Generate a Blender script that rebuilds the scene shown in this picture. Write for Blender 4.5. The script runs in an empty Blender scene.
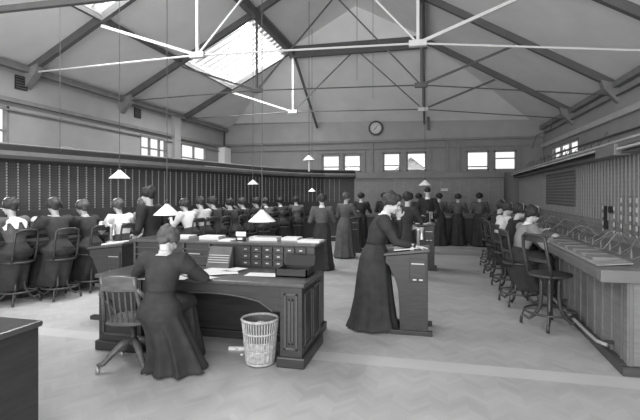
import bpy, bmesh, math, random
from mathutils import Vector, Matrix
random.seed(7)
S = bpy.context.scene
COL = S.collection
F = 450.0; TH = math.radians(13.7); CT = math.cos(TH); ST = math.sin(TH)

# ---------------------------------------------------------------- camera
cam = bpy.data.cameras.new('camera'); co = bpy.data.objects.new('camera', cam); COL.objects.link(co)
co.location = (0, 0, 1.6); co.rotation_euler = (math.pi/2, 0, TH)
cam.sensor_width = 36; cam.lens = F/640*36; cam.shift_y = -17/640; cam.clip_start = .05; cam.clip_end = 300
S.camera = co
# ---------------------------------------------------------------- world and light
w = bpy.data.worlds.new('sky'); S.world = w; w.use_nodes = True
bg = w.node_tree.nodes['Background']; bg.inputs[0].default_value = (1, 1, 1, 1); bg.inputs[1].default_value = 1.35
def area(name, loc, rot, sx, sy, power):
    l = bpy.data.lights.new(name, 'AREA'); l.shape = 'RECTANGLE'; l.size = sx; l.size_y = sy; l.energy = power
    o = bpy.data.objects.new(name, l); o.location = loc; o.rotation_euler = rot; COL.objects.link(o); return o
RL = math.atan2(1.92, 3.67)
area('skylight_daylight_near', (-5.1, 5.8, 6.2), (0, RL-math.pi*0, 0), 2.2, 2.6, 620)
area('skylight_daylight_far', (-5.1, 11.45, 6.2), (0, RL, 0), 2.2, 2.6, 800)
area('rooflight_behind', (-2.0, -0.6, 6.2), (math.radians(28), 0, 0), 9, 3.2, 40)
area('added_rear_uplight', (-2.0, -3.2, 2.4), (math.radians(104), 0, 0), 10, 3.4, 780)  # unseen area light added behind the camera, tilted up to brighten the ceiling
S.view_settings.view_transform = 'Standard'; S.view_settings.look = 'None'
S.view_settings.gamma = 1; S.view_settings.exposure = -0.14; S.view_settings.use_curve_mapping = False

# ---------------------------------------------------------------- pixel helpers (to measure places)
def at(x, y, H=0):
    Z = F*(1.6-H)/(y-193); xc = (x-320)/F*Z
    return (xc*CT-Z*ST, xc*ST+Z*CT)
def P3(x, y, Z):
    xc = (x-320)/F*Z
    return (xc*CT-Z*ST, xc*ST+Z*CT, 1.6-(y-193)*Z/F)
def Xat(x, Y):
    d = (x-320)/F
    return (d*CT-ST)*Y/(CT+d*ST)
def Hat(X, Y, y):
    return 1.6+(193-y)*(-X*ST+Y*CT)/F

# ---------------------------------------------------------------- materials
def lin(g): g /= 255; return g/12.92 if g <= .04045 else ((g+.055)/1.055)**2.4
def mat(name, g, rough=.6, var=.12, scale=6, stretch=(1, 1, 1), spec=.4, metal=0, bump=0):
    m = bpy.data.materials.new(name); m.use_nodes = True; nt = m.node_tree; n = nt.nodes; L = nt.links
    p = n['Principled BSDF']; v = lin(g)
    p.inputs['Roughness'].default_value = rough; p.inputs['Specular IOR Level'].default_value = spec
    p.inputs['Metallic'].default_value = metal
    tc = n.new('ShaderNodeTexCoord'); mp = n.new('ShaderNodeMapping'); mp.inputs['Scale'].default_value = stretch
    no = n.new('ShaderNodeTexNoise'); no.inputs['Scale'].default_value = scale; no.inputs['Detail'].default_value = 5
    cr = n.new('ShaderNodeValToRGB')
    a, b = v*(1-var), min(1, v*(1+var))
    cr.color_ramp.elements[0].position = .3; cr.color_ramp.elements[1].position = .7
    cr.color_ramp.elements[0].color = (a, a, a, 1); cr.color_ramp.elements[1].color = (b, b, b, 1)
    L.new(tc.outputs['Object'], mp.inputs[0]); L.new(mp.outputs[0], no.inputs[0]); L.new(no.outputs[0], cr.inputs[0])
    L.new(cr.outputs[0], p.inputs['Base Color'])
    if bump:
        bp = n.new('ShaderNodeBump'); bp.inputs['Strength'].default_value = bump; bp.inputs['Distance'].default_value = .01
        L.new(no.outputs[0], bp.inputs['Height']); L.new(bp.outputs[0], p.inputs['Normal'])
    return m
def nd(nt, t, **k):
    x = nt.nodes.new(t)
    for a, b in k.items(): setattr(x, a, b)
    return x
def mth(nt, op, a, b=None):
    x = nt.nodes.new('ShaderNodeMath'); x.operation = op
    for i, v in enumerate((a, b)):
        if v is None: continue
        if isinstance(v, (int, float)): x.inputs[i].default_value = v
        else: nt.links.new(v, x.inputs[i])
    return x.outputs[0]
def floor_mat():
    m = mat('parquet', 168, .55, .07, 1.2, (1, 1, 1), .35); nt = m.node_tree; L = nt.links
    p = nt.nodes['Principled BSDF']; base = p.inputs['Base Color'].links[0].from_socket
    tc = nd(nt, 'ShaderNodeTexCoord'); sp = nd(nt, 'ShaderNodeSeparateXYZ'); L.new(tc.outputs['Object'], sp.inputs[0])
    X, Y = sp.outputs[0], sp.outputs[1]
    zz = mth(nt, 'PINGPONG', X, .14)
    q = mth(nt, 'ADD', mth(nt, 'ADD', Y, zz), 100)
    idx = mth(nt, 'FLOOR', mth(nt, 'DIVIDE', q, .075))
    col = mth(nt, 'FLOOR', mth(nt, 'DIVIDE', X, .14))
    cb = nd(nt, 'ShaderNodeCombineXYZ'); L.new(idx, cb.inputs[0]); L.new(col, cb.inputs[1])
    wn = nd(nt, 'ShaderNodeTexWhiteNoise'); L.new(cb.outputs[0], wn.inputs[0])
    fr = mth(nt, 'FRACT', mth(nt, 'DIVIDE', q, .075)); gap = mth(nt, 'LESS_THAN', fr, .08)
    # wave of tone from band to band
    no = nd(nt, 'ShaderNodeTexNoise'); no.inputs['Scale'].default_value = 1.0
    c2 = nd(nt, 'ShaderNodeCombineXYZ'); L.new(mth(nt, 'MULTIPLY', q, 3.2), c2.inputs[0]); L.new(mth(nt, 'MULTIPLY', X, .7), c2.inputs[1]); L.new(c2.outputs[0], no.inputs[0])
    f = mth(nt, 'ADD', mth(nt, 'MULTIPLY', wn.outputs[0], .11), .72)
    f = mth(nt, 'ADD', f, mth(nt, 'MULTIPLY', no.outputs[0], .46))
    f = mth(nt, 'SUBTRACT', f, mth(nt, 'MULTIPLY', gap, .05))
    # plain border boards crossing the room
    b1 = mth(nt, 'MULTIPLY', mth(nt, 'GREATER_THAN', Y, 4.18), mth(nt, 'LESS_THAN', Y, 4.42))
    mx = nd(nt, 'ShaderNodeMix', data_type='FLOAT'); L.new(b1, mx.inputs[0]); L.new(f, mx.inputs[2]); mx.inputs[3].default_value = 1.22
    vm = nd(nt, 'ShaderNodeVectorMath', operation='SCALE'); L.new(base, vm.inputs[0]); L.new(mx.outputs[0], vm.inputs['Scale'])
    L.new(vm.outputs[0], p.inputs['Base Color']); return m
def dot_mat(name, g, gd, pitch, r, xs=1.0):
    """panel pierced with a grid of small sockets"""
    m = mat(name, g, .6, .15, 5); nt = m.node_tree; L = nt.links
    p = nt.nodes['Principled BSDF']; base = p.inputs['Base Color'].links[0].from_socket
    tc = nd(nt, 'ShaderNodeTexCoord'); sp = nd(nt, 'ShaderNodeSeparateXYZ'); L.new(tc.outputs['Object'], sp.inputs[0])
    h = mth(nt, 'ADD', sp.outputs[0], sp.outputs[1])
    a = mth(nt, 'SUBTRACT', mth(nt, 'FRACT', mth(nt, 'DIVIDE', mth(nt, 'ADD', h, 50), pitch*xs)), .5)
    b = mth(nt, 'SUBTRACT', mth(nt, 'FRACT', mth(nt, 'DIVIDE', sp.outputs[2], pitch)), .5)
    d = mth(nt, 'ADD', mth(nt, 'MULTIPLY', a, a), mth(nt, 'MULTIPLY', b, b))
    k = mth(nt, 'LESS_THAN', d, r*r); v = lin(gd)
    mx = nd(nt, 'ShaderNodeMix', data_type='RGBA'); L.new(k, mx.inputs[0]); L.new(base, mx.inputs[6]); mx.inputs[7].default_value = (v, v, v, 1)
    L.new(mx.outputs[2], p.inputs['Base Color']); return m
def bead_mat(name, g0, g1, pitch):
    m = mat(name, g1, .5, .05, 5); nt = m.node_tree; L = nt.links
    p = nt.nodes['Principled BSDF']; base = p.inputs['Base Color'].links[0].from_socket
    tc = nd(nt, 'ShaderNodeTexCoord'); sp = nd(nt, 'ShaderNodeSeparateXYZ'); L.new(tc.outputs['Object'], sp.inputs[0])
    k = mth(nt, 'LESS_THAN', mth(nt, 'FRACT', mth(nt, 'DIVIDE', sp.outputs[2], pitch)), .45); v = lin(g0)
    mx = nd(nt, 'ShaderNodeMix', data_type='RGBA'); L.new(k, mx.inputs[0]); L.new(base, mx.inputs[6]); mx.inputs[7].default_value = (v, v, v, 1)
    L.new(mx.outputs[2], p.inputs['Base Color']); return m
def glass_mat():
    m = bpy.data.materials.new('window_glass'); m.use_nodes = True; nt = m.node_tree; n = nt.nodes
    n.remove(n['Principled BSDF']); t = n.new('ShaderNodeBsdfTransparent'); g = n.new('ShaderNodeBsdfGlossy'); g.inputs['Roughness'].default_value = .1
    t.inputs[0].default_value = (.96, .96, .96, 1); mx = n.new('ShaderNodeMixShader'); mx.inputs[0].default_value = .04
    nt.links.new(t.outputs[0], mx.inputs[1]); nt.links.new(g.outputs[0], mx.inputs[2]); nt.links.new(mx.outputs[0], n['Material Output'].inputs[0]); return m
def paper_mat():
    m = mat('written_paper', 232, .8, .03, 3); nt = m.node_tree; L = nt.links
    p = nt.nodes['Principled BSDF']; base = p.inputs['Base Color'].links[0].from_socket
    tc = nd(nt, 'ShaderNodeTexCoord'); sp = nd(nt, 'ShaderNodeSeparateXYZ'); L.new(tc.outputs['Object'], sp.inputs[0])
    k = mth(nt, 'LESS_THAN', mth(nt, 'FRACT', mth(nt, 'DIVIDE', mth(nt, 'ADD', sp.outputs[1], 5), .022)), .25)
    mx = nd(nt, 'ShaderNodeMix', data_type='RGBA'); L.new(k, mx.inputs[0]); L.new(base, mx.inputs[6]); mx.inputs[7].default_value = (.5, .5, .5, 1)
    L.new(mx.outputs[2], p.inputs['Base Color']); return m
M = dict(
    floor=floor_mat(), plaster=mat('ceiling_plaster', 226, .9, .05, 1.5), wall=mat('wall_paint', 160, .85, .06, 2),
    wall_low=mat('wall_paint_low', 140, .8, .06, 2), trim=mat('trim_paint', 130, .6), beam=mat('dark_beam', 92, .6, .1, 4),
    steel=mat('dark_steel', 88, .5), lit_white_steel=mat('skylit_white_steel', 205, .5, .03), grey_steel=mat('grey_painted_steel', 150, .5),  # white truss steel has skylight falling on it put into its colour
    wood=mat('dark_desk_wood', 54, .38, .25, 5, (1, 1, 9), .5), wood_top=mat('desk_top', 74, .28, .15, 4, (6, 1, 1), .6),
    wood_mid=mat('chair_wood', 92, .35, .25, 8, (1, 1, 4), .6), stool=mat('stool_wood', 62, .4, .2, 8, (1, 1, 4), .5),
    board=mat('switchboard_wood', 72, .5, .18, 4, (1, 1, 6)), board_r=mat('right_switchboard_wood', 122, .5, .14, 4, (1, 1, 6)),
    cornice=mat('cornice_wood', 112, .45, .12, 3), ledge=mat('pale_ledge', 190, .6, .1, 4),
    jack=dot_mat('jack_panel', 70, 92, .045, .2), jack_r=dot_mat('right_jack_panel', 128, 150, .06, .22), jack_d=dot_mat('dark_jack_field', 84, 140, .06, .3),
    strip=bead_mat('jack_strip_beads', 88, 158, .045), strip_r=mat('right_strip', 142, .5, .05, 9), bead_r=bead_mat('right_lamp_beads', 116, 196, .11),
    brass=mat('worn_brass', 190, .35, .1, 8, metal=.6), iron=mat('iron', 60, .5), glass=glass_mat(), paper=paper_mat(),
    white=mat('white_enamel', 246, .4, .02), black=mat('black_ebonite', 40, .3), skin=mat('skin', 196, .6, .04, 8), hair=mat('brown_hair', 60, .6, .35, 22, (1, 1, 1), .4, bump=.5),
    hair2=mat('fair_hair', 84, .6, .35, 22, bump=.5), hair3=mat('dark_hair', 46, .6, .3, 22, bump=.5),
    dark=mat('dark_wool', 54, .85, .25, 9, bump=.2), black_cloth=mat('black_cloth', 44, .85, .25, 9, bump=.2), mid=mat('grey_wool', 92, .85, .2, 9, bump=.2),
    pale=mat('grey_cotton', 136, .8, .15, 9, bump=.2), blouse=mat('white_cotton', 226, .8, .06, 9, bump=.2), light=mat('pale_cotton', 188, .8, .1, 12, bump=.2),
    wicker=mat('wicker', 176, .7, .25, 30), brick=mat('roof_slate', 130, .8), shelf=mat('shelf_cloth', 150, .7, .2, 8), cord=mat('cord_cotton', 172, .7),
    roller=mat('cable_sheath', 100, .5, .1, 8), card=mat('card', 200, .8, .05, 5))

# ---------------------------------------------------------------- mesh builder
class MB:
    def __init__(s, o=None):
        s.v = []; s.f = []; s.off = Vector(o.location) if o else Vector((0, 0, 0))
    def add(s, vs, fs):
        b = len(s.v); s.v += [Vector(x) for x in vs]; s.f += [tuple(b+i for i in q) for q in fs]; return s
    def box(s, x0, x1, y0, y1, z0, z1, rz=0):
        cx, cy = (x0+x1)/2, (y0+y1)/2; c, n = math.cos(rz), math.sin(rz); vs = []
        for z in (z0, z1):
            for x, y in ((x0, y0), (x1, y0), (x1, y1), (x0, y1)):
                dx, dy = x-cx, y-cy; vs.append((cx+dx*c-dy*n, cy+dx*n+dy*c, z))
        return s.add(vs, [(3, 2, 1, 0), (4, 5, 6, 7), (0, 1, 5, 4), (1, 2, 6, 5), (2, 3, 7, 6), (3, 0, 4, 7)])
    def prism(s, pts, d):
        """pts: planar polygon in 3-D, extruded by vector d"""
        n = len(pts); d = Vector(d); a = [Vector(p) for p in pts]; vs = a+[p+d for p in a]
        return s.add(vs, [tuple(range(n-1, -1, -1)), tuple(range(n, 2*n))]+[(i, (i+1) % n, n+(i+1) % n, n+i) for i in range(n)])
    def bar(s, a, b, wd, hd=None, up=(0, 0, 1)):
        hd = hd or wd; a, b = Vector(a), Vector(b); t = (b-a).normalized(); u = Vector(up)
        if abs(t.dot(u)) > .98: u = Vector((0, 1, 0))
        x = t.cross(u).normalized(); z = x.cross(t).normalized(); q = [x*wd/2*i+z*hd/2*j for i, j in ((-1, -1), (1, -1), (1, 1), (-1, 1))]
        return s.prism([a+k for k in q], b-a)
    def loft(s, rings, cap=True):
        n = len(rings[0]); vs = [p for r in rings for p in r]; fs = []
        for i in range(len(rings)-1):
            for j in range(n):
                k = (j+1) % n; fs.append((i*n+j, i*n+k, (i+1)*n+k, (i+1)*n+j))
        if cap: fs += [tuple(range(n-1, -1, -1)), tuple((len(rings)-1)*n+j for j in range(n))]
        return s.add(vs, fs)
    def tube(s, pts, r, n=8, closed=False):
        pts = [Vector(p) for p in pts]; m = len(pts)
        if not isinstance(r, (list, tuple)): r = [r]*m
        t0 = (pts[1]-pts[0]).normalized(); u = Vector((0, 0, 1)) if abs(t0.z) < .9 else Vector((1, 0, 0))
        x = t0.cross(u).normalized(); rings = []
        for i in range(m):
            if closed: t = (pts[(i+1) % m]-pts[i-1]).normalized()
            else: t = (pts[min(i+1, m-1)]-pts[max(i-1, 0)]).normalized()
            x = (x-t*x.dot(t)).normalized(); y = t.cross(x)
            rings.append([pts[i]+(x*math.cos(a)+y*math.sin(a))*r[i] for a in [2*math.pi*k/n for k in range(n)]])
        if closed: rings.append(rings[0]); return s.loft(rings, False)
        return s.loft(rings)
    def lathe(s, prof, c=(0, 0, 0), n=20):
        c = Vector(c); return s.loft([[c+Vector((max(r, 1e-4)*math.cos(2*math.pi*k/n), max(r, 1e-4)*math.sin(2*math.pi*k/n), z)) for k in range(n)] for r, z in prof])
    def ell(s, c, r, R=None, nu=14, nv=9):
        c = Vector(c); R = R or Matrix.Identity(3); rings = []
        for i in range(nv):
            ph = -math.pi/2+math.pi*(i+.15)/(nv-.7)
            rings.append([c+R@Vector((r[0]*math.cos(ph)*math.cos(a), r[1]*math.cos(ph)*math.sin(a), r[2]*math.sin(ph))) for a in [2*math.pi*k/nu for k in range(nu)]])
        return s.loft(rings)
    def mesh(s, name):
        me = bpy.data.meshes.new(name); me.from_pydata([v-s.off for v in s.v], [], s.f); me.update()
        bm = bmesh.new(); bm.from_mesh(me); bmesh.ops.recalc_face_normals(bm, faces=bm.faces); bm.to_mesh(me); bm.free(); return me
    def build(s, name, m, parent=None, bevel=0, smooth=False):
        me = s.mesh(name); me.materials.append(m)
        if smooth: me.shade_smooth()
        o = bpy.data.objects.new(name, me); COL.objects.link(o)
        if parent: o.parent = parent
        else: o.location = s.off
        if bevel:
            b = o.modifiers.new('bevel', 'BEVEL'); b.width = bevel; b.segments = 2; b.limit_method = 'ANGLE'
        return o
def tag(o, label=None, cat=None, group=None, kind=None):
    for k, v in (('label', label), ('category', cat), ('group', group), ('kind', kind)):
        if v: o[k] = v
    return o
def root(name, loc, label, cat, group=None, rz=0):
    o = bpy.data.objects.new(name, None); COL.objects.link(o); o.location = loc; o.rotation_euler = (0, 0, rz); o.empty_display_size = .1
    return tag(o, label, cat, group)
def struct(mb, name, m, bevel=0): return tag(mb.build(name, m, None, bevel), kind='structure')
def copy_tree(o, loc=None, rz=None, label=None, group=None):
    def cp(q, par):
        c = q.copy(); COL.objects.link(c); c.parent = par
        for ch in list(q.children): cp(ch, c)
        return c
    c = cp(o, None)
    if loc is not None: c.location = loc
    if rz is not None: c.rotation_euler = (0, 0, rz)
    if label: c['label'] = label
    if group: c['group'] = group
    return c

# ================================================================ the room
XL, XR, YE = -7.65, 3.6, 16.0
HL, HR, HK, HRG = 4.05, 3.78, 5.97, 7.0
KL, KR, RG = -3.98, -0.18, -2.08
TR = [4.35, 7.2, 10.0, 12.9]
def ceil_z(X):
    if X < KL: return HL+(HK-HL)*(X-XL)/(KL-XL)
    if X < RG: return HK+(HRG-HK)*(X-KL)/(RG-KL)
    if X < KR: return HRG+(HK-HRG)*(X-RG)/(KR-RG)
    return HK+(HR-HK)*(X-KR)/(XR-KR)
struct(MB().box(-9, 5.2, -3.4, 16.3, -.1, 0), 'floor', M['floor'])

def holed(axis, c0, c1, a0, a1, z0, z1, holes):
    """wall slab with rectangular holes (a,b,z,z'), axis 'x': constant X"""
    A = sorted({a0, a1, *[h[0] for h in holes], *[h[1] for h in holes]}); Zs = sorted({z0, z1, *[h[2] for h in holes], *[h[3] for h in holes]})
    mb = MB()
    for i in range(len(A)-1):
        for j in range(len(Zs)-1):
            ca, cz = (A[i]+A[i+1])/2, (Zs[j]+Zs[j+1])/2
            if any(h[0] < ca < h[1] and h[2] < cz < h[3] for h in holes): continue
            if axis == 'x': mb.box(c0, c1, A[i], A[i+1], Zs[j], Zs[j+1])
            else: mb.box(A[i], A[i+1], c0, c1, Zs[j], Zs[j+1])
    return mb
def Yat(x, X):
    d = (x-320)/F; return X*(CT+d*ST)/(d*CT-ST)
LW = [(4.6, 6.8, 2.3, 3.22), (Yat(140, XL), Yat(167, XL), 2.3, 3.2), (Yat(181, XL), Yat(206.5, XL), 2.3, 3.2)]
RW = [(12.4, 14.9, 2.3, 2.98)]
ezw = 16.0
EW = [(Xat(a, ezw), Xat(b, ezw), 2.36, z) for a, b, z in ((322, 340, 2.98), (343.5, 361, 2.98), (383, 400.5, 3.02), (406.5, 426.5, 3.02), (466.5, 489, 3.02), (494, 516.5, 3.02))]
struct(holed('x', XL-.08, XL, -1, YE+.25, 0, HL+.1, LW), 'wall_left', M['wall'])
struct(holed('x', XR, XR+.08, -1, YE+.25, 0, HR+.1, RW), 'wall_right', M['wall'])
struct(holed('y', YE, YE+.1, XL, XR, 0, 3.45, EW), 'wall_end', M['wall_low'])
struct(MB().box(XL, XR, YE-.02, YE+.25, 3.45, HL+.35), 'wall_end_frieze', M['wall'])
# ceiling slopes with openings for skylights
ML = -5.95; MZ = ceil_z(ML)
cb = MB(); th = (0, 0, .12)
def sl(x0, x1, y0, y1): cb.prism([(x0, y0, ceil_z(x0)), (x1, y0, ceil_z(x1)), (x1, y1, ceil_z(x1)), (x0, y1, ceil_z(x0))], th)
Y0 = 1.2
sl(XL, ML, Y0, TR[3]); sl(ML, KL, Y0, TR[0]+.05); sl(ML, KL, TR[1]-.05, TR[2]+.1)
sl(KL, RG, Y0, TR[3]); sl(RG, KR, Y0, TR[3]); sl(KR, XR, Y0, TR[3])
yc = TR[3]; YH = YE+.35
cb.prism([(XL, yc, HL), (KL, yc, HK), (XL, YH, HL)], th)
cb.prism([(XR, yc, HR), (KR, yc, HK), (XR, YH, HR)], th)
cb.prism([(XL, YH, HL), (KL, yc, HK), (KR, yc, HK)], th)
cb.prism([(XL, YH, HL), (KR, yc, HK), (XR, YH, HR)], th)
cb.prism([(KL-.2, yc-.03, HK-.05), (KR+.2, yc-.03, HK-.05), (RG, yc-.03, HRG+.06)], (0, .02, 0))
struct(cb, 'ceiling', M['plaster'])
# skylights
for i, (y0, y1) in enumerate(((TR[0]+.05, TR[1]-.05), (TR[2]+.1, TR[3]))):
    r = root('window_%d' % (20+i), (ML, y0, MZ), None, None); tag(r, kind='structure')
    def zz(x, d=0): return (x, ceil_z(x)+d)
    g = MB(r); g.prism([(ML, y0, MZ+.06), (KL, y0, HK+.06), (KL, y1, HK+.06), (ML, y1, MZ+.06)], (0, 0, .01)); g.build('window_pane', M['glass'], r)
    for k in range(1, 11):
        y = y0+(y1-y0)*k/11
        MB(r).bar((ML, y, MZ+.03), (KL, y, HK+.03), .025, .05).build('glazing_bar', M['grey_steel'], r)
    fr = MB(r)
    for a, b in (((ML, y0), (ML, y1)), ((KL, y0), (KL, y1))): fr.bar((a[0], a[1], ceil_z(a[0])+.02), (b[0], b[1], ceil_z(b[0])+.02), .08, .12)
    fr.build('window_frame', M['trim'], r)
# wall trims
def trim(i, mb, m='trim'): return struct(mb, 'trim_%d' % i, M[m])
trim(1, MB().box(XL, XL+.09, -1, YE, 3.30, 3.38)); trim(2, MB().box(XL, XL+.05, -1, YE, 3.14, 3.17))
trim(3, MB().box(XR-.09, XR, -1, YE, 3.06, 3.18), 'ledge')
trim(4, MB().box(XL, XR, YE-.1, YE, 3.40, 3.47)); trim(5, MB().box(XL, XR, YE-.06, YE, 3.16, 3.20)); trim(6, MB().box(XL, XR, YE-.12, YE, 2.26, 2.34))
trim(7, MB().box(XL, XR, YE-.03, YE, HL+.14, HL+.2), 'trim')
trim(8, MB().box(XL, XL+.14, TR[0], YE, HL-.12, HL), 'trim'); trim(9, MB().box(XR-.12, XR, TR[0], YE, HR-.12, HR), 'trim')
trim(10, MB().box(XL, XL+.12, 12.25, 12.6, 0, HL), 'wall'); trim(11, MB().box(XL, XL+.25, YE-.6, YE-.05, 0, 3.3), 'white')
for i, x in enumerate((447, 458, 372)): trim(12+i, MB().box(Xat(x, YE)-.05, Xat(x, YE)+.05, YE-.05, YE, 2.34, 3.4))
# windows
def win(n, axis, c, a0, a1, z0, z1, bars, rails):
    r = root('window_%d' % n, (c if axis == 'x' else a0, a0 if axis == 'x' else c, z0), None, None); tag(r, kind='structure')
    def bx(mb, a, b, z, zz, d0=-.05, d1=.05):
        return mb.box(c+d0, c+d1, a, b, z, zz) if axis == 'x' else mb.box(a, b, c+d0, c+d1, z, zz)
    f = MB(r); t = .05
    bx(f, a0, a0+t, z0, z1); bx(f, a1-t, a1, z0, z1); bx(f, a0, a1, z0, z0+t); bx(f, a0, a1, z1-t, z1)
    f.build('window_frame', M['trim'], r)
    g = MB(r); bx(g, a0+t, a1-t, z0+t, z1-t, -.004, .004); g.build('window_pane', M['glass'], r)
    for k in bars: q = MB(r); bx(q, a0+(a1-a0)*k-.025, a0+(a1-a0)*k+.025, z0, z1, -.03, .03); q.build('mullion', M['trim'], r)
    for k in rails: q = MB(r); bx(q, a0, a1, z0+(z1-z0)*k-.018, z0+(z1-z0)*k+.018, -.03, .03); q.build('glazing_bar', M['trim'], r)
win(1, 'x', XL-.04, *LW[0], (.5,), (.5,)); win(2, 'x', XL-.04, *LW[1], (.36, .72), (.62,)); win(3, 'x', XL-.04, *LW[2], (.5,), (.5,))
win(4, 'x', XR+.04, *RW[0], (.33, .66), (.5,))
for i, h in enumerate(EW): win(5+i, 'y', YE+.05, *h, (), ((.3,), (.3,), (.32,), (), (.2,), (.6,))[i])
for i, (a, b) in enumerate(((0, 1), (2, 3), (4, 5))):      # joinery round each pair
    x0, x1 = EW[a][0], EW[b][1]; q = MB()
    for u, v in ((x0-.16, x0), (EW[a][1], EW[b][0]), (x1, x1+.16)): q.box(u, v, YE-.04, YE+.02, 2.34, 3.1)
    q.box(x0-.16, x1+.16, YE-.05, YE+.02, 3.03, 3.12); trim(16+i, q)
# house gable seen through the second pair
hr = root('distant_house', (Xat(414, 40), 40, 0), 'slate roofed gable with a thin spire seen through an end window', 'house')
hx = Xat(411, 40)
q = MB(hr); q.prism([(hx-2.2, 40, 0), (hx+2.2, 40, 0), (hx+2.2, 40, 2.9), (hx, 40, 4.5), (hx-2.2, 40, 2.9)], (0, 6, 0)); q.build('gable_wall', M['brick'], hr)
q = MB(hr); q.prism([(hx-2.5, 39.8, 2.8), (hx, 39.8, 4.7), (hx, 39.8, 4.5), (hx-2.4, 39.8, 2.65)], (0, 6.4, 0)); q.prism([(hx+2.5, 39.8, 2.8), (hx, 39.8, 4.7), (hx, 39.8, 4.5), (hx+2.4, 39.8, 2.65)], (0, 6.4, 0)); q.build('roof', M['steel'], hr)
q = MB(hr); q.lathe([(.22, 0), (.22, .5), (.1, .8), (0.01, 1.5)], (hx-.5, 40.5, 4.2), 8); q.build('spire', M['steel'], hr)

# ---------------------------------------------------------------- roof trusses
ordn = ['nearest', 'second', 'third', 'far']
def truss(i, y, full=True, st='steel', kind='a'):
    r = root('roof_truss', (RG, y, HL), None, None)
    D = .15
    def zc(x): return ceil_z(x)-D/2-.005
    for a, b in (((XL, HL), (KL, HK)), ((XR, HR), (KR, HK))):
        MB(r).bar((a[0], y, a[1]-D/2), (b[0], y, b[1]-D/2), .1, D).build('rafter', M['beam'], r)
    if kind != 'c':
        for a, b in (((KL, HK), (RG, HRG)), ((KR, HK), (RG, HRG))):
            MB(r).bar((a[0], y, a[1]-D/2), (b[0], y, b[1]-D/2), .1, D).build('rafter', M['beam'], r)
    else: MB(r).bar((KL-.1, y, HK-.16), (KR+.1, y, HK-.16), .12, .34).build('collar_beam', M['beam'], r)
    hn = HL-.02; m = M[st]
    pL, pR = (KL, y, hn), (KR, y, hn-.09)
    w_ = .048 if st == 'lit_white_steel' else .045
    q = MB(r)
    q.tube([(XL, y, HL-.1), pL], .015 if i else .017, 6); q.tube([pL, pR], .015 if i else .017, 6); q.tube([pR, (XR, y, HR-.26)], .015 if i else .017, 6); q.build('tie_rod', m if kind == 'a' else M['steel'], r)
    ml, mr = (ML, y, MZ-.1), ((XR+KR)/2, y, (HR+HK)/2-.1)
    for a, b, mm in ((pL, (KL, y, HK-.1), m), (pR, (KR, y, HK-.1), M['steel'] if kind == 'c' else m)):  # farthest truss: left side coloured as lit, right side as shaded
        MB(r).bar(a, b, w_, w_).build('queen_post', mm, r)
    for a, b, mm in ((pL, ml, m), (pR, mr, M['steel'] if kind == 'c' else m)):
        MB(r).bar(a, (b[0], b[1], b[2]-.12), w_, w_).build('strut', mm, r)
    top = (RG, y, HK-.2) if kind == 'c' else (RG, y, HK+.1)
    for a in (pL, pR): MB(r).bar(a, top, .03, .03).build('brace_rod', M['steel'] if kind != 'a' else m, r)
    for a in (pL, pR): MB(r).box(a[0]-.14, a[0]+.14, y-.05, y+.05, a[2]-.05, a[2]+.05).build('gusset_plate', m, r, .01)
    return r
t = truss(0, TR[1], st='lit_white_steel'); tag(t, 'nearest roof truss, its posts and struts coloured white as if skylit', 'roof truss', 'roof trusses')
t = truss(1, TR[2], kind='b'); tag(t, 'middle roof truss with dark thin posts, framing the big skylight', 'roof truss', 'roof trusses')
t = truss(2, TR[3], st='lit_white_steel', kind='c'); tag(t, 'farthest roof truss, with a thick dark level beam across its top', 'roof truss', 'roof trusses')
tz = root('roof_truss', (RG, TR[0], HL), 'roof truss almost overhead, only its dark tie showing at the upper left', 'roof truss', 'roof trusses')
for a, b in (((XL, HL), (KL, HK)), ((XR, HR), (KR, HK)), ((KL, HK), (RG, HRG)), ((KR, HK), (RG, HRG))):
    MB(tz).bar((a[0], TR[0], a[1]-.1), (b[0], TR[0], b[1]-.1), .1, .2).build('rafter', M['beam'], tz)
MB(tz).bar((XL, TR[0], HL-.22), (XR, TR[0], HR-.05), .06, .07).build('tie_beam', M['steel'], tz)
def purlin(x, z, wd, hd, lab):
    o = MB().bar((x, Y0, z), (x, TR[3], z), wd, hd).build('purlin', M['beam']); tag(o, lab, 'purlin', 'roof purlins')
purlin(KL, HK-.17, .14, .2, 'thick dark purlin along the upper edge of the skylights'); purlin(KR, HK-.17, .14, .2, 'thick dark purlin high on the right roof slope')
purlin(ML, MZ-.09, .07, .09, 'thin purlin along the lower edge of the skylights'); 
for xx, ss in ((KL, 'left'), (KR, 'right')):
    o = MB().bar((xx, TR[3], HK-.12), (xx, YE-.1, HL-.06), .06, .08).build('hip_strut', M['steel']); tag(o, 'dark strut falling from the %s end of the thick level beam to the end wall' % ss, 'roof strut')
o = MB().box(Xat(428.5, YE)-.04, Xat(428.5, YE)+.04, YE-.2, YE-.14, 3.75, 4.75).build('wall_post', M['steel']); tag(o, 'short dark vertical post high on the end wall, right of the clock', 'post')
o = MB().box(Xat(225, YE)-.05, Xat(225, YE)+.05, YE-.2, YE-.1, 3.35, 4.05).build('wall_post', M['steel']); tag(o, 'short dark vertical post at the upper left corner of the end wall', 'post')
for X_, Y_, sgn, lab in ((XL, TR[1], 1, 'left wall under the nearest truss'), (XL, TR[2], 1, 'left wall under the middle truss'), (XR, TR[2], -1, 'right wall under the middle truss'), (XR, TR[3], -1, 'right wall under the farthest truss')):
    h = HL if sgn > 0 else HR
    o = MB().prism([(X_, Y_-.08, h-.05), (X_+sgn*.32, Y_-.08, h-.05+.1), (X_+sgn*.26, Y_-.08, h-.14), (X_, Y_-.08, h-.42)], (0, .16, 0)).build('corbel', M['trim']); tag(o, 'dark corbel on the '+lab, 'corbel', 'roof corbels')
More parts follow.
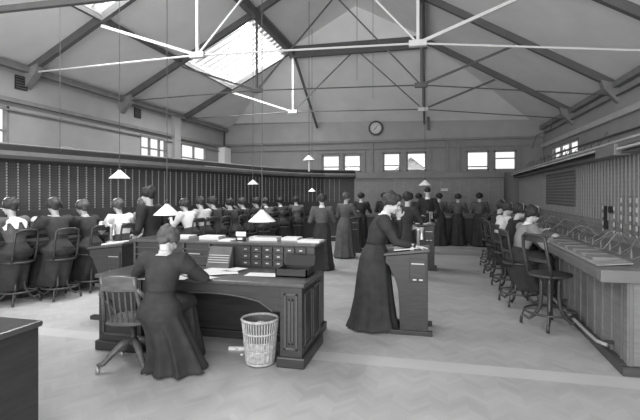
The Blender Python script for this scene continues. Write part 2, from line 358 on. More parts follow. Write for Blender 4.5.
# vents
for x, y, Y_, lab in ((20.5, 83, 7.0, 'small dark square wall vent nearest the camera, high on the left wall'), (137, 113, 10.7, 'small dark square wall vent above the first far window on the left wall')):
    Y_ = Yat(x, XL); z = Hat(XL, Y_, y)
    r = root('wall_vent', (XL, Y_, z), lab, 'vent')
    MB(r).box(XL, XL+.03, Y_-.13, Y_+.13, z-.13, z+.13).build('backing', M['black'], r)
    q = MB(r)
    for k in range(5): q.box(XL+.02, XL+.045, Y_-.13, Y_+.13, z-.11+k*.05, z-.095+k*.05)
    q.build('grille', M['steel'], r)
# clock
cx = Xat(376, YE-.05); cz = Hat(cx, YE, 128.5)
r = root('wall_clock', (cx, YE-.03, cz), 'round white-faced clock in a dark rim high on the end wall', 'clock')
def disc(mb, rad, y0, y1, c, n=28): return mb.loft([[Vector((c[0]+rad*math.cos(2*math.pi*k/n), y, c[1]+rad*math.sin(2*math.pi*k/n))) for k in range(n)] for y in (y0, y1)])
disc(MB(r), .26, YE-.12, YE-.02, (cx, cz)).build('case', M['black'], r, .01); disc(MB(r), .195, YE-.13, YE-.11, (cx, cz)).build('dial', M['card'], r)
def hand(mb, ang, ln, wd): 
    d = Vector((math.sin(ang), 0, math.cos(ang))); return mb.bar(Vector((cx, YE-.14, cz)), Vector((cx, YE-.14, cz))+d*ln, wd, .01, (0, 1, 0))
hand(MB(r), math.radians(35), .15, .016).build('hand', M['black'], r); hand(MB(r), math.radians(225), .12, .02).build('hand', M['black'], r)
q = MB(r)
for k in range(12):
    a = k*math.pi/6; q.bar((cx+.15*math.sin(a), YE-.135, cz+.15*math.cos(a)), (cx+.18*math.sin(a), YE-.135, cz+.18*math.cos(a)), .014, .008, (0, 1, 0))
q.build('hour_marks', M['black'], r)

# ================================================================ switchboards
def path_pts(P, step):
    """points and room-side normals at equal steps along a polyline"""
    out = []; rem = step/2
    for a, b in zip(P, P[1:]):
        a, b = Vector(a), Vector(b); L = (b-a).length; t = (b-a)/L; nrm = Vector((t.y, -t.x)); s_ = rem
        while s_ < L: out.append((a+t*s_, t, nrm)); s_ += step
        rem = s_-L
    return out
def offs(P, d):
    o = []
    for i, p in enumerate(P):
        a = Vector(P[max(i-1, 0)]); b = Vector(P[min(i+1, len(P)-1)]); t = (b-a).normalized(); n = Vector((t.y, -t.x)); q = Vector(p)+n*d; o.append(q)
    return o
def strip_solid(mb, P, d0, d1, z0, z1, d0b=None, d1b=None):
    """solid following polyline P between offsets d0..d1 (room side +) and heights"""
    A, B = offs(P, d0), offs(P, d1); A2 = offs(P, d0b) if d0b is not None else A; B2 = offs(P, d1b) if d1b is not None else B
    mb.loft([[(a.x, a.y, z0), (b.x, b.y, z0), (b2.x, b2.y, z1), (a2.x, a2.y, z1)] for a, b, a2, b2 in zip(A, B, A2, B2)]); return mb
LP = [(-7.0, 3.1), (-6.41, 5.5), (-5.36, 9.8), (-5.05, 11.5), (-4.75, 12.7), (-4.25, 13.8), (-3.5, 14.75), (-2.5, 15.2)]
bl = root('switchboard', (-5.7, 8, 0), 'long dark telephone switchboard along the left wall, with beaded columns of sockets', 'switchboard')
H = 2.32
strip_solid(MB(bl), LP, -.35, -.02, 0, 2.12).build('case', M['board'], bl)
strip_solid(MB(bl), LP, -.02, 0, .92, 2.1).build('jack_panel', M['jack'], bl)
strip_solid(MB(bl), LP, -.02, .02, .92, 1.32).build('lower_panel', M['board'], bl)
strip_solid(MB(bl), LP, -.35, .10, 2.09, 2.13, -.35, .12).build('cornice', M['black'], bl)
strip_solid(MB(bl), LP, -.35, .12, 2.13, 2.18, -.35, .17).build('cornice', M['cornice'], bl)
strip_solid(MB(bl), LP, -.35, .17, 2.18, 2.25, -.35, .16).build('cornice', M['roller'], bl)
strip_solid(MB(bl), LP, -.35, .12, 2.25, 2.34, -.35, .09).build('cornice', M['black'], bl)
q = MB(bl); q.tube([(p.x, p.y, 2.36) for p in offs(LP, .03)], .02, 8); q.build('cornice_bead', M['cornice'], bl)
strip_solid(MB(bl), LP[2:], .0, .165, 2.235, 2.25).build('ledge', M['ledge'], bl)
strip_solid(MB(bl), LP, 0, .42, .78, .86).build('keyshelf', M['wood_top'], bl, .01)
strip_solid(MB(bl), LP, 0, .3, 0, .78).build('base_panel', M['board'], bl)
q = MB(bl); q.tube([(p.x, p.y, .16) for p in offs(LP, .38)], .02, 8); q.build('foot_rail', M['brass'], bl)
for p, t, n in path_pts(LP, .168):
    if p.y < 4.8 or p.y > 15.0: continue
    a = p-t*.009; b = p+t*.009; c = n*.016
    MB(bl).prism([(a.x, a.y, 1.3), (b.x, b.y, 1.3), (b.x+c.x, b.y+c.y, 1.3), (a.x+c.x, a.y+c.y, 1.3)], (0, 0, .79)).build('jack_strip', M['strip'], bl)
for p, t, n in path_pts(LP, .62):      # wires lying over the cornice
    if p.y < 5: continue
    k = random.uniform(.03, .08)
    MB(bl).tube([(p+t*s_*.4-n*.05).to_3d()+Vector((0, 0, 2.345+k*math.sin(s_*3.1))) for s_ in (0, .2, .4, .6, .8, 1)], .006, 5).build('wire', M['cord'], bl)
be = root('switchboard', (0, 15.3, 0), 'plain grey panelled switchboard running across the end wall beneath the windows', 'switchboard')
EP = [(-2.5, 15.2), (-1.2, 15.35), (2.3, 15.35)]
strip_solid(MB(be), EP, -.5, 0, 0, 2.12).build('case', M['board_r'], be)
strip_solid(MB(be), EP, -.6, .1, 2.1, 2.28).build('cornice', M['cornice'], be)
strip_solid(MB(be), EP, 0, .4, .8, .87).build('keyshelf', M['wood_top'], be)
strip_solid(MB(be), EP, 0, .28, 0, .8).build('base_panel', M['board'], be)
for p, t, n in path_pts(EP, .3):
    a = p-t*.008; b = p+t*.008; c = n*.012
    MB(be).prism([(a.x, a.y, .95), (b.x, b.y, .95), (b.x+c.x, b.y+c.y, .95), (a.x+c.x, a.y+c.y, .95)], (0, 0, 1.1)).build('jack_strip', M['strip_r'] if p.x > -1.3 else M['strip'], be)
o = MB().box(Xat(441, 15.2), Xat(448, 15.2), 15.24, 15.26, Hat(0, 15.2, 191), Hat(0, 15.2, 188.5)).build('notice_card', M['card']); tag(o, 'small pale notice card on the end switchboard right of the far lamp', 'notice')
# right board
BR = 2.32
def bx_(Y, X=BR): return X+.035*(Y-4.5)
RP = [(bx_(15.0), 15.0), (bx_(4.5), 4.5)]     # runs towards the camera: room side is -X
br = root('switchboard', (2.3, 9, 0), 'long grey telephone switchboard along the right wall with cords on its sloping shelf', 'switchboard')
strip_solid(MB(br), RP, -.3, -.02, 0, 2.1).build('case', M['board_r'], br)
strip_solid(MB(br), RP, -.02, 0, .92, 2.08).build('jack_panel', M['jack_r'], br)
strip_solid(MB(br), RP, -.3, .22, 2.06, 2.14, -.3, .12).build('cornice', M['board_r'], br)
strip_solid(MB(br), RP, -.3, .24, 2.14, 2.19).build('cornice', M['cornice'], br)
strip_solid(MB(br), [(bx_(14.9), 14.9), (bx_(6.6), 6.6)], .2, .26, 2.14, 2.165).build('ledge', M['ledge'], br)
strip_solid(MB(br), [(bx_(5.9), 5.9), (bx_(4.5), 4.5)], .2, .26, 2.1, 2.125).build('ledge', M['ledge'], br)
strip_solid(MB(br), RP, -.3, .16, 2.22, 2.245).build('ledge', M['ledge'], br)
strip_solid(MB(br), [(bx_(6.6), 6.6), (bx_(5.9), 5.9)], .1, .28, 2.04, 2.18).build('fuse_box', M['cornice'], br, .01)
for p, t, n in path_pts(RP, .128):
    a = p-t*.008; b = p+t*.008; c = n*.014
    MB(br).prism([(a.x, a.y, 1.22), (b.x, b.y, 1.22), (b.x+c.x, b.y+c.y, 1.22), (a.x+c.x, a.y+c.y, 1.22)], (0, 0, .84)).build('jack_strip', M['strip_r'], br)
strip_solid(MB(br), [(bx_(Yat(576, BR+.15)), Yat(576, BR+.15)), (bx_(Yat(548, BR+.25)), Yat(548, BR+.25))][::-1], -.01, .02, 1.36, 2.0).build('dark_jack_field', M['jack_d'], br)
for x in (600, 612, 620, 630, 637):
    Yb = Yat(x, BR+.04); q = MB(br); X_ = bx_(Yb)-.014
    q.box(X_-.006, X_, Yb-.02, Yb+.02, 1.06, 1.42 if x < 615 else 1.56).build('lamp_strip', M['bead_r'], br)
Yb = Yat(604, BR+.05); X_ = bx_(Yb); MB(br).box(X_-.03, X_, Yb-.05, Yb+.05, 1.1, 1.42).build('dark_slot', M['black'], br); MB(br).box(X_-.03, X_, Yb-.24, Yb-.12, 1.33, 1.42).build('dark_slot', M['black'], br)
# shelf and front
DX = 1.46
def sx(Y, d=0): return DX+.035*(Y-4.5)+d
q = MB(br); q.prism([(sx(4.5), 4.5, .82), (sx(4.5), 4.5, .91), (bx_(4.5), 4.5, .96), (bx_(4.5), 4.5, .82)], (.35, 10.4, 0)); q.build('keyshelf', M['cornice'], br, .01)
MB(br).box(sx(4.5), 4.2, 4.42, 4.5, .815, .925).build('shelf_edge', M['cornice'], br, .008)
q = MB(br); q.prism([(sx(4.5, .06), 4.7, .918), (sx(4.5, .36), 4.7, .945), (sx(4.5, .36), 4.7, .955), (sx(4.5, .06), 4.7, .926)], (.36, 10, 0)); q.build('key_board', M['shelf'], br)
for k in range(26):
    Yk = 5.0+k*.36; MB(br).box(sx(Yk, .1), sx(Yk, .34), Yk, Yk+.22, .93, .962).build('key_plate', M['board_r'], br, .004)
q = MB(br); q.prism([(1.7, 4.5, 0), (1.78, 4.5, 0), (1.78, 4.5, .82), (1.7, 4.5, .82)], (.36, 10.4, 0)); q.build('front_panel', M['board_r'], br)
for k in range(40):
    Yk = 4.62+k*.26; MB(br).box(1.7+.035*(Yk-4.5)-.014, 1.7+.035*(Yk-4.5)+.01, Yk, Yk+.03, .06, .8).build('pilaster', M['cornice'] if k % 4 == 0 else M['board_r'], br)
MB(br).box(1.69, 4.2, 4.488, 4.56, 0, .82).build('end_panel', M['board_r'], br)
for x in (1.70, 1.80, 2.05, 2.4): MB(br).box(x, x+.035, 4.475, 4.52, 0, .82).build('end_stile', M['cornice'], br, .005)
MB(br).prism([(1.64, 4.5, 0), (1.7, 4.5, 0), (1.7, 4.5, .09), (1.64, 4.5, .09)], (.36, 10.4, 0)).build('plinth', M['board'], br)
MB(br).box(1.64, 4.2, 4.44, 4.5, 0, .08).build('plinth', M['board'], br)
MB(br).tube([(1.62, 4.75, .17), (1.57, 4.86, .17), (1.54+.03, 5.1, .17), (1.57+.35, 14.8, .17)], .018, 8).build('foot_rail', M['grey_steel'], br, smooth=True)
for Yk in (4.85, 6.6, 8.4, 10.2): MB(br).bar((1.57+.035*(Yk-4.8), Yk, .17), (1.72+.035*(Yk-4.5), Yk, .17), .03).build('rail_bracket', M['iron'], br)
for k in range(34):     # cords looping over the shelf
    Yk = 4.9+k*.19+random.uniform(-.05, .05); x0 = sx(Yk, .3+random.uniform(0, .2)); x1 = bx_(Yk)-.02; rise = random.uniform(-.02, .1); dy = random.uniform(-.45, .45)
    pts = []
    for i in range(9):
        u = i/8; pts.append((x0+(x1-x0)*u, Yk+dy*u, .97+rise*u+.10*math.sin(u*math.pi)*random.uniform(.6, 1)-.08*math.sin(u*2*math.pi)))
    MB(br).tube(pts, .0045, 5).build('cord', M['cord'] if k % 5 == 0 else M['cornice'], br, smooth=True)
for k in range(16):
    Yk = 5.0+k*.3; MB(br).lathe([(.012, 0), (.012, .05), (.006, .07), (.004, .09)], (sx(Yk, .44), Yk, .96), 8).build('plug', M['cornice'], br)
# conduits and wire cradle above the right board
rk = root('wire_rack', (2.6, 10, 2.24), 'rack of thin looped wires standing on the cornice of the right switchboard', 'wire rack')
for k in range(14):
    Yk = 7.2+k*.5+random.uniform(-.12, .12); X_ = bx_(Yk)+.08
    MB(rk).tube([(X_, Yk, 2.24), (X_, Yk-.05, 2.38), (X_+.03, Yk+.12, 2.4+random.uniform(0, .14)), (X_, Yk+.3, 2.36), (X_, Yk+.42, 2.25)], .0055, 5).build('wire_loop', M['steel'], rk)
MB(rk).tube([(bx_(7)+.08, 7, 2.42), (bx_(14.2)+.08, 14.2, 2.42)], .009, 5).build('rack_rail', M['steel'], rk)
for z0, lab, Ya, Yb_ in ((2.75, 'thin dark conduit along the right wall above the switchboard', 6, 14.5), (3.5, 'upper thin dark conduit high on the right wall', 5.5, 15.5)):
    o = MB().tube([(XR-.05, Ya, z0), (XR-.05, Yb_, z0)], .02, 6).build('conduit', M['steel']); tag(o, lab, 'conduit')
o = MB().tube([(XR, 13.6, 3.66), (XR-.3, 13.6, 3.65), (XR-.35, 13.6, 3.35), (XR-.8, 13.2, 3.15), (XR-.9, 13.2, 2.8)], .015, 6).build('bracket_pipe', M['steel']); tag(o, 'bent dark bracket pipe hanging near the far end of the right wall', 'pipe')

# ================================================================ centre desk
dk = root('writing_desk', (-2.2, 4.3, 0), 'large dark wooden writing desk with arched kneehole in the centre foreground', 'desk')
x0, x1, y0, y1 = -3.29, -1.13, 3.94, 4.66
MB(dk).box(x0-.03, x1+.03, y0-.03, y1, .735, .775).build('desk_top', M['wood_top'], dk, .012)
def pedestal(a, b):
    p = MB(dk).box(a, b, y0, y1, .09, .735).build('pedestal', M['wood'], dk, .004)
    MB(dk).box(a-.03, b+.03, y0-.03, y1+.01, 0, .1).build('plinth', M['wood'], dk, .015)
    return p
pedestal(x0, -2.80); pedestal(-1.34, x1)
MB(dk).box(-2.8, -1.34, y1-.05, y1-.01, .02, .735).build('back_panel', M['wood'], dk)
MB(dk).box(-2.8, -1.34, y1-.09, y1-.04, 0, .09).build('plinth', M['wood'], dk, .01)
pts = [(-2.8, .735), (-2.8, .5)]
for i in range(11):
    u = i/10; pts.append((-2.72+1.3*u, .50+.14*math.sin(math.pi*min(1, max(0, u)))**.45 if 0 < u < 1 else .5))
pts += [(-1.34, .5), (-1.34, .735)]
MB(dk).prism([(a, y0+.02, b) for a, b in pts], (0, .03, 0)).build('arched_apron', M['wood'], dk)
q = MB(dk); q.tube([(a, y0+.015, b) for a, b in pts[2:-2]], .008, 6); q.build('apron_moulding', M['wood_top'], dk)
def panel(a0, a1, z0, z1, face, c, dpth=.014):
    q = MB(dk); t_ = .022
    for u0, u1, v0, v1 in ((a0, a0+t_, z0, z1), (a1-t_, a1, z0, z1), (a0, a1, z0, z0+t_), (a0, a1, z1-t_, z1)):
        if face == 'y': q.box(u0, u1, c-dpth, c, v0, v1)
        else: q.box(c, c+dpth, u0, u1, v0, v1)
    q.build('panel_moulding', M['wood_top'], dk, .004)
panel(-1.30, -1.17, .16, .68, 'y', y0); panel(-1.26, -1.21, .21, .63, 'y', y0, .01)
panel(y0+.07, y0+.33, .16, .68, 'x', x1); panel(y0+.38, y1-.06, .16, .68, 'x', x1)
panel(x0+.05, -2.85, .16, .68, 'y', y0)
# card cabinet behind
cab = root('card_cabinet', (-2.4, 4.9, 0), 'long dark cabinet of small card drawers standing behind the writing desk', 'cabinet')
cx0, cx1, cy0, cy1, ch = -3.45, -1.21, 4.68, 5.16, 1.05
MB(cab).box(cx0, cx1, cy0+.03, cy1, 0, ch-.03).build('body', M['wood'], cab)
MB(cab).box(cx0-.03, cx1+.03, cy0-.02, cy1+.03, ch-.03, ch).build('cabinet_top', M['wood_top'], cab, .008)
MB(cab).box(cx0-.03, cx1+.03, cy0+.02, cy1+.03, 0, .09).build('plinth', M['wood'], cab, .01)
nx = 6; dx0 = -2.06; dw = (cx1-.08-dx0)/nx
for i in range(nx):
    for j in range(3):
        xx = dx0+i*dw; z = .79+j*.075
        d = MB(cab).box(xx+.012, xx+dw-.012, cy0+.005, cy0+.03, z, z+.066).build('drawer', M['wood'], cab, .004)
        MB(cab).box(xx+dw*.38, xx+dw*.62, cy0-.004, cy0+.006, z+.028, z+.04).build('drawer_handle', M['brass'], d)
for z in (.78, .87, .95): MB(cab).box(-3.4, -2.42, cy0-.0, cy0+.03, z, z+.012).build('shelf', M['wood_top'], cab)
for x in (-3.42, -3.1, -2.78, -2.45): MB(cab).box(x, x+.02, cy0, cy0+.03, .78, ch-.03).build('divider', M['wood_top'], cab)
def sheet(name, x, y, z, w_, h_, rz, label, cat='paper', n=1, m='paper', group=None, tilt=0, th=.004):
    mb = MB()
    for k in range(n):
        mb.box(-w_/2, w_/2, -h_/2, h_/2, k*th, k*th+th*.8, random.uniform(-.06, .06) if k else 0)
    o = mb.build(name, M[m]); o.location = (x, y, z); o.rotation_euler = (tilt, 0, rz); return tag(o, label, cat, group)
sheet('card_bundle', -2.62, cy0-.012, .90, .14, .012, 0, 'bundle of pale cards in the pigeonholes behind the desk', 'cards', 3, 'card')
# sloping rack of ruled cards
rr = root('index_rack', (-2.27, 4.6, .776), 'sloping ruled index rack leaning on the drawers behind the desk papers', 'rack')
MB(rr).prism([(-2.40, 4.52, .777), (-2.40, 4.655, .777), (-2.40, 4.655, 1.0), (-2.40, 4.63, 1.0)], (.27, 0, 0)).build('rack_body', M['wood_mid'], rr)
for k in range(4):
    u = .25+k*.11; y_ = 4.52+.11*u; z_ = .777+.223*u; MB(rr).box(-2.385, -2.145, y_-.006, y_+.004, z_, z_+.008).build('ruled_card', M['card'], rr)
# things on the desk
zt = .776
for i, (px_, py_, w_, h_, rz, lab) in enumerate((
        (197, 272, .24, .18, .3, 'loose written sheet by the seated woman\'s right hand'), (214, 270, .22, .3, -.2, 'overlapping written sheet in front of the sloping rack'),
        (228, 273, .2, .16, .5, 'small sheet at the right edge of the spread papers'), (262, 275, .32, .19, .05, 'pair of white sheets lying alone on the right half of the desk'),
        (176, 278, .26, .2, .1, 'white sheet under the seated woman\'s hands'), (206, 278, .2, .14, -.4, 'sheet near the front edge of the desk, right of the seated woman'),
        (212, 274, .3, .2, .6, 'sheet lying half under the others beside the seated woman\'s elbow'), (236, 270, .16, .2, -.3, 'upright sheet just right of the sloping rack'),
        (140, 279, .2, .15, .2, 'pale sheet by the seated woman\'s left elbow'))):
    X_, Y_ = at(px_, py_, .777); Y_ = min(Y_, 4.53); sheet('paper_sheet', X_, Y_, zt+.001+i*.0012, w_, h_, rz, lab, 'paper', 1, 'paper', 'papers on the writing desk', 0, .001)
# letter tray
tr = root('letter_tray', (-1.32, 4.36, zt), 'black open letter tray on the right end of the writing desk', 'tray')
tw, td = .16, .15
MB(tr).box(-1.32-tw, -1.32+tw, 4.36-td, 4.36+td, zt, zt+.012).build('tray_base', M['black'], tr)
q = MB(tr); 
for a in ((-1.32-tw, -1.32+tw, 4.36-td, 4.36-td+.012), (-1.32-tw, -1.32+tw, 4.36+td-.012, 4.36+td), (-1.32+tw-.012, -1.32+tw, 4.36-td, 4.36+td), (-1.32-tw, -1.32-tw+.012, 4.36-td, 4.36+td)): q.box(*a, zt, zt+.075)
q.build('tray_side', M['black'], tr)
q = MB(tr); q.box(-1.44, -1.22, 4.27, 4.43, zt+.03, zt+.036, .2); q.build('card', M['card'], tr)
MB(tr).prism([(-1.48, 4.5, zt+.07), (-1.16, 4.5, zt+.07), (-1.16, 4.56, zt+.17), (-1.48, 4.56, zt+.17)], (0, .01, 0)).build('tray_lid', M['black'], tr)
# things on the cabinet top
for i, (a, b, y_, n, lab) in enumerate(((175, 193, 236, 4, 'stack of papers at the left of the cabinet top'), (203, 222, 237, 5, 'thick paper stack left of the inkstand on the cabinet top'), (252, 279, 238, 5, 'closed pale ledger right of the inkstand'), (284, 300, 238, 4, 'small paper stack right of the pale ledger'), (300, 322, 240, 3, 'spread of sheets near the right end of the cabinet top'), (222, 234, 240, 2, 'thin slip of paper beside the inkstand'))):
    X0, Y_ = at(a, y_+1.5, ch); X1, _ = at(b, y_+1.5, ch); Y_ = min(max(Y_, 4.8), 5.08); X0 = Xat(a, Y_); X1 = Xat(b, Y_)
    sheet('ledger' if 'ledger' in lab else 'paper_stack', (X0+X1)/2, Y_, ch, X1-X0, .2, random.uniform(-.12, .12), lab, 'book' if 'ledger' in lab else 'papers', n, 'paper', 'papers on the cabinet top', 0, .008)
ix, iy = Xat(241, 4.85), 4.85
ik = root('calendar_stand', (ix, iy, ch), 'small black stand with a white card top on the cabinet', 'desk calendar')
MB(ik).box(ix-.05, ix+.05, iy-.03, iy+.03, ch, ch+.05).build('stand', M['black'], ik, .004)
MB(ik).box(ix-.06, ix+.06, iy-.008, iy+.008, ch+.05, ch+.1).build('card', M['white'], ik); MB(ik).box(ix-.03, ix+.03, iy-.034, iy-.028, ch+.012, ch+.035).build('white_panel', M['white'], ik)
# waste basket
bx0, by0 = at(266, 357); bx0 = -1.55; by0 = 3.98
wb = root('waste_basket', (bx0, by0, 0), 'round pale wicker waste basket by the right leg of the desk', 'basket')
q = MB(wb); N = 40
q.lathe([(.115, .01), (.125, .03), (.165, .41), (.158, .41), (.118, .03)], (bx0, by0, 0), 32); q.build('liner', M['mid'], wb)
for z, r_, m_ in ((.02, .125, .012), (.14, .137, .01), (.30, .156, .01), (.42, .17, .014)):
    MB(wb).tube([(bx0+r_*math.cos(a), by0+r_*math.sin(a), z) for a in [2*math.pi*k/28 for k in range(28)]], m_, 6, True).build('hoop', M['wicker'], wb, smooth=True)
for k in range(N):
    a = 2*math.pi*k/N; q = MB(wb)
    q.tube([(bx0+(.125)*math.cos(a), by0+.125*math.sin(a), .02), (bx0+.17*math.cos(a), by0+.17*math.sin(a), .42)], .006, 5); q.build('cane', M['wicker'], wb)
for z in [.045+.012*k for k in range(8)]+[.16+.012*k for k in range(6)]:
    r_ = .128+.044*z/.42; MB(wb).tube([(bx0+(r_+.004*(-1)**k)*math.cos(2*math.pi*k/40), by0+(r_+.004*(-1)**k)*math.sin(2*math.pi*k/40), z) for k in range(40)], .0055, 4, True).build('woven_band', M['wicker'], wb)
# crumpled paper inside basket
q = MB(); q.ell((0, 0, 0), (.08, .07, .06)); o = q.build('crumpled_paper', M['paper'], smooth=True); o.location = (bx0, by0+.02, .33); tag(o, 'crumpled paper inside the waste basket', 'paper')
xr_, yr_ = at(228, 347); q = MB(); q.tube([(0, 0, .022), (.3, .06, .022)], .022, 12); o = q.build('paper_roll', M['paper']); o.location = (-1.98, 4.22, 0); tag(o, 'white paper roll lying on the floor left of the waste basket', 'paper roll')
q = MB(); q.ell((0, 0, .01), (.02, .015, .01)); o = q.build('paper_scrap', M['paper']); X_, Y_ = at(246, 352); o.location = (X_, Y_-.1, 0); tag(o, 'tiny paper scrap on the floor beside the basket', 'paper')
# bottom left desk
ld = root('side_desk', (-3.2, 1.8, 0), 'dark desk corner cut off at the lower left of the photo', 'desk')
MB(ld).box(-4.4, -2.44, 1.0, 2.42, .735, .775).build('desk_top', M['wood_top'], ld, .014)
MB(ld).box(-4.3, -2.46, 1.06, 2.40, 0, .735).build('pedestal', M['wood'], ld, .004)

# ================================================================ swivel chair
def swivel_chair(loc, rz):
    r = root('swivel_chair', loc, 'wooden swivel armchair with slatted back at the writing desk', 'chair', rz=rz)
    q = MB()
    ring = lambda z, a, b, p=2.6: [Vector((a*math.copysign(abs(math.cos(t))**(2/p), math.cos(t)), b*math.copysign(abs(math.sin(t))**(2/p), math.sin(t)), z)) for t in [2*math.pi*k/28 for k in range(28)]]
    q.loft([ring(.415, .20, .20), ring(.425, .225, .215), ring(.45, .225, .215), ring(.452, .17, .16), ring(.44, .1, .1)]); q.build('seat', M['wood_mid'], r, smooth=False)
    # back: stiles, spindles, crest (back at -Y)
    for s_ in (-1, 1):
        MB().tube([(s_*.18, -.17, .44), (s_*.165, -.21, .6), (s_*.15, -.255, .76), (s_*.145, -.285, .87)], [.018, .017, .016, .015], 8).build('stile', M['wood_mid'], r, smooth=True)
        MB().tube([(s_*.152, -.25, .76), (s_*.19, -.21, .70), (s_*.235, -.05, .63), (s_*.24, .04, .57), (s_*.225, .08, .50), (s_*.21, .09, .45)], [.018, .022, .026, .026, .02, .018], 8).build('arm', M['wood_mid'], r, smooth=True)
    for k in range(5):
        x = -.10+k*.05; MB().tube([(x, -.19, .45), (x*1.04, -.235, .6), (x*1.08, -.262, .75)], .009, 6).build('spindle', M['wood_mid'], r)
    q = MB(); q.loft([[Vector((x, -.285-.04*(1-(x/.18)**2)+dy+(z-.74)*-.12+.03, z)) for dy, z in ((0, .74), (.028, .74), (.028, .885-.03*(x/.18)**2), (0, .885-.03*(x/.18)**2))] for x in [-.165+.033*k for k in range(11)]]); q.build('crest_rail', M['wood_mid'], r, .006)
    MB().lathe([(.10, .38), (.1, .41), (.03, .4), (.024, .3), (.04, .24), (.055, .22), (.055, .2), (.02, .19)], (0, 0, 0), 16).build('column', M['iron'], r, smooth=True)
    for k in range(4):
        a = math.pi/4+k*math.pi/2; c, s_ = math.cos(a), math.sin(a)
        l = MB().tube([(c*d, s_*d, z) for d, z in ((.02, .24), (.1, .215), (.19, .14), (.26, .075), (.31, .065))], [.034, .034, .03, .025, .022], 8).build('leg', M['wood_mid'], r, smooth=True)
        MB().lathe([(.012, .065), (.012, .045), (.02, .043), (.02, .006), (.012, .001)], (c*.305, s_*.305, 0), 10).build('caster', M['brass'], l, smooth=True)
    return r
swivel_chair((*at(133, 365), 0), math.radians(10))

# ================================================================ bentwood stools
def make_stool(label):
    r = root('operator_stool', (0, 0, 0), label, 'stool', 'bentwood operator stools')
    MB().lathe([(.19, .585), (.215, .592), (.222, .605), (.215, .62), (.19, .615), (.0, .61)], (0, 0, 0), 28).build('seat', M['stool'], r, smooth=True)
    MB().lathe([(.02, .30), (.03, .32), (.035, .50), (.06, .58), (.14, .59)], (0, 0, 0), 14).build('column', M['iron'], r)
    for k in range(4):
        a = math.pi/4+k*math.pi/2; c, s_ = math.cos(a), math.sin(a)
        MB().tube([(c*d, s_*d, z) for d, z in ((.10, .585), (.085, .5), (.085, .35), (.10, .22), (.15, .12), (.21, .07), (.26, .10), (.285, .09), (.29, .012))], [.018, .02, .021, .021, .02, .017, .015, .015, .018], 8).build('leg', M['stool'], r, smooth=True)
    MB().tube([(.255*math.cos(a), .255*math.sin(a), .185) for a in [2*math.pi*k/28 for k in range(28)]], .014, 6, True).build('foot_ring', M['stool'], r, smooth=True)
    for k in range(4):
        a = math.pi/4+k*math.pi/2; c, s_ = math.cos(a), math.sin(a)
        MB().tube([(c*.115, s_*.115, .2), (c*.255, s_*.255, .185), (c*.28, s_*.28, .1)], .010, 6).build('ring_spoke', M['stool'], r)
    MB().tube([(-.17, -.13, .61), (-.175, -.165, .75), (-.175, -.195, .9), (-.165, -.21, 1.04), (-.1, -.235, 1.065), (0, -.25, 1.07), (.1, -.235, 1.065), (.165, -.21, 1.04), (.175, -.195, .9), (.175, -.165, .75), (.17, -.13, .61)], .017, 8).build('back_hoop', M['stool'], r, smooth=True)
    for z, d, h in ((.99, .012, .09), (.76, .0, .035)):
        q = MB(); q.loft([[Vector((x, -.19-.045*(1-(x/.15)**2)-d+e-(z-.99)*-.14*-1, z+g)) for e, g in ((0, 0), (.014, 0), (.014, h), (0, h))] for x in [-.15+.03*k for k in range(11)]]); q.build('back_slat', M['stool'], r)
    return r
stool = make_stool('empty bentwood stool nearest the camera at the right switchboard')
stool.location = (*at(550, 327), 0); stool.rotation_euler = (0, 0, math.radians(-62))

# ================================================================ people
def remesh(mb, name, m, vox, sm=3, par=None, sub=False):
    me = mb.mesh(name+'_raw'); o = bpy.data.objects.new('tmp', me); COL.objects.link(o)
    r_ = o.modifiers.new('r', 'REMESH'); r_.mode = 'VOXEL'; r_.voxel_size = vox; r_.use_smooth_shade = True
    if sm: s_ = o.modifiers.new('s', 'SMOOTH'); s_.factor = .5; s_.iterations = sm
    dg = bpy.context.evaluated_depsgraph_get(); n = bpy.data.meshes.new_from_object(o.evaluated_get(dg)); n.name = name
    bpy.data.objects.remove(o); bpy.data.meshes.remove(me); n.materials.clear(); n.materials.append(m); n.shade_smooth()
    q = bpy.data.objects.new(name, n); COL.objects.link(q)
    if par: q.parent = par
    return q
def ring(c, rx, ry, sp, rip=0, k=9, ph=0, n=36, x=Vector((1, 0, 0))):
    c = Vector(c); y = Vector(sp).cross(x).normalized(); out = []
    for i in range(n):
        a = 2*math.pi*i/n; f = 1+rip*math.sin(k*a+ph)+rip*.5*math.sin((k*2-3)*a+ph*2)
        out.append(c+x*rx*f*math.cos(a)+y*ry*f*math.sin(a))
    return out
def ik(S_, W, l1, l2, pole):
    S_, W, pole = Vector(S_), Vector(W), Vector(pole); d = W-S_; L = min(d.length, (l1+l2)*.985); d.normalize()
    W = S_+d*L; a = (l1*l1-l2*l2+L*L)/(2*L); h = math.sqrt(max(l1*l1-a*a, 0)); p = (pole-d*pole.dot(d)).normalized()
    return S_+d*a+p*h, W
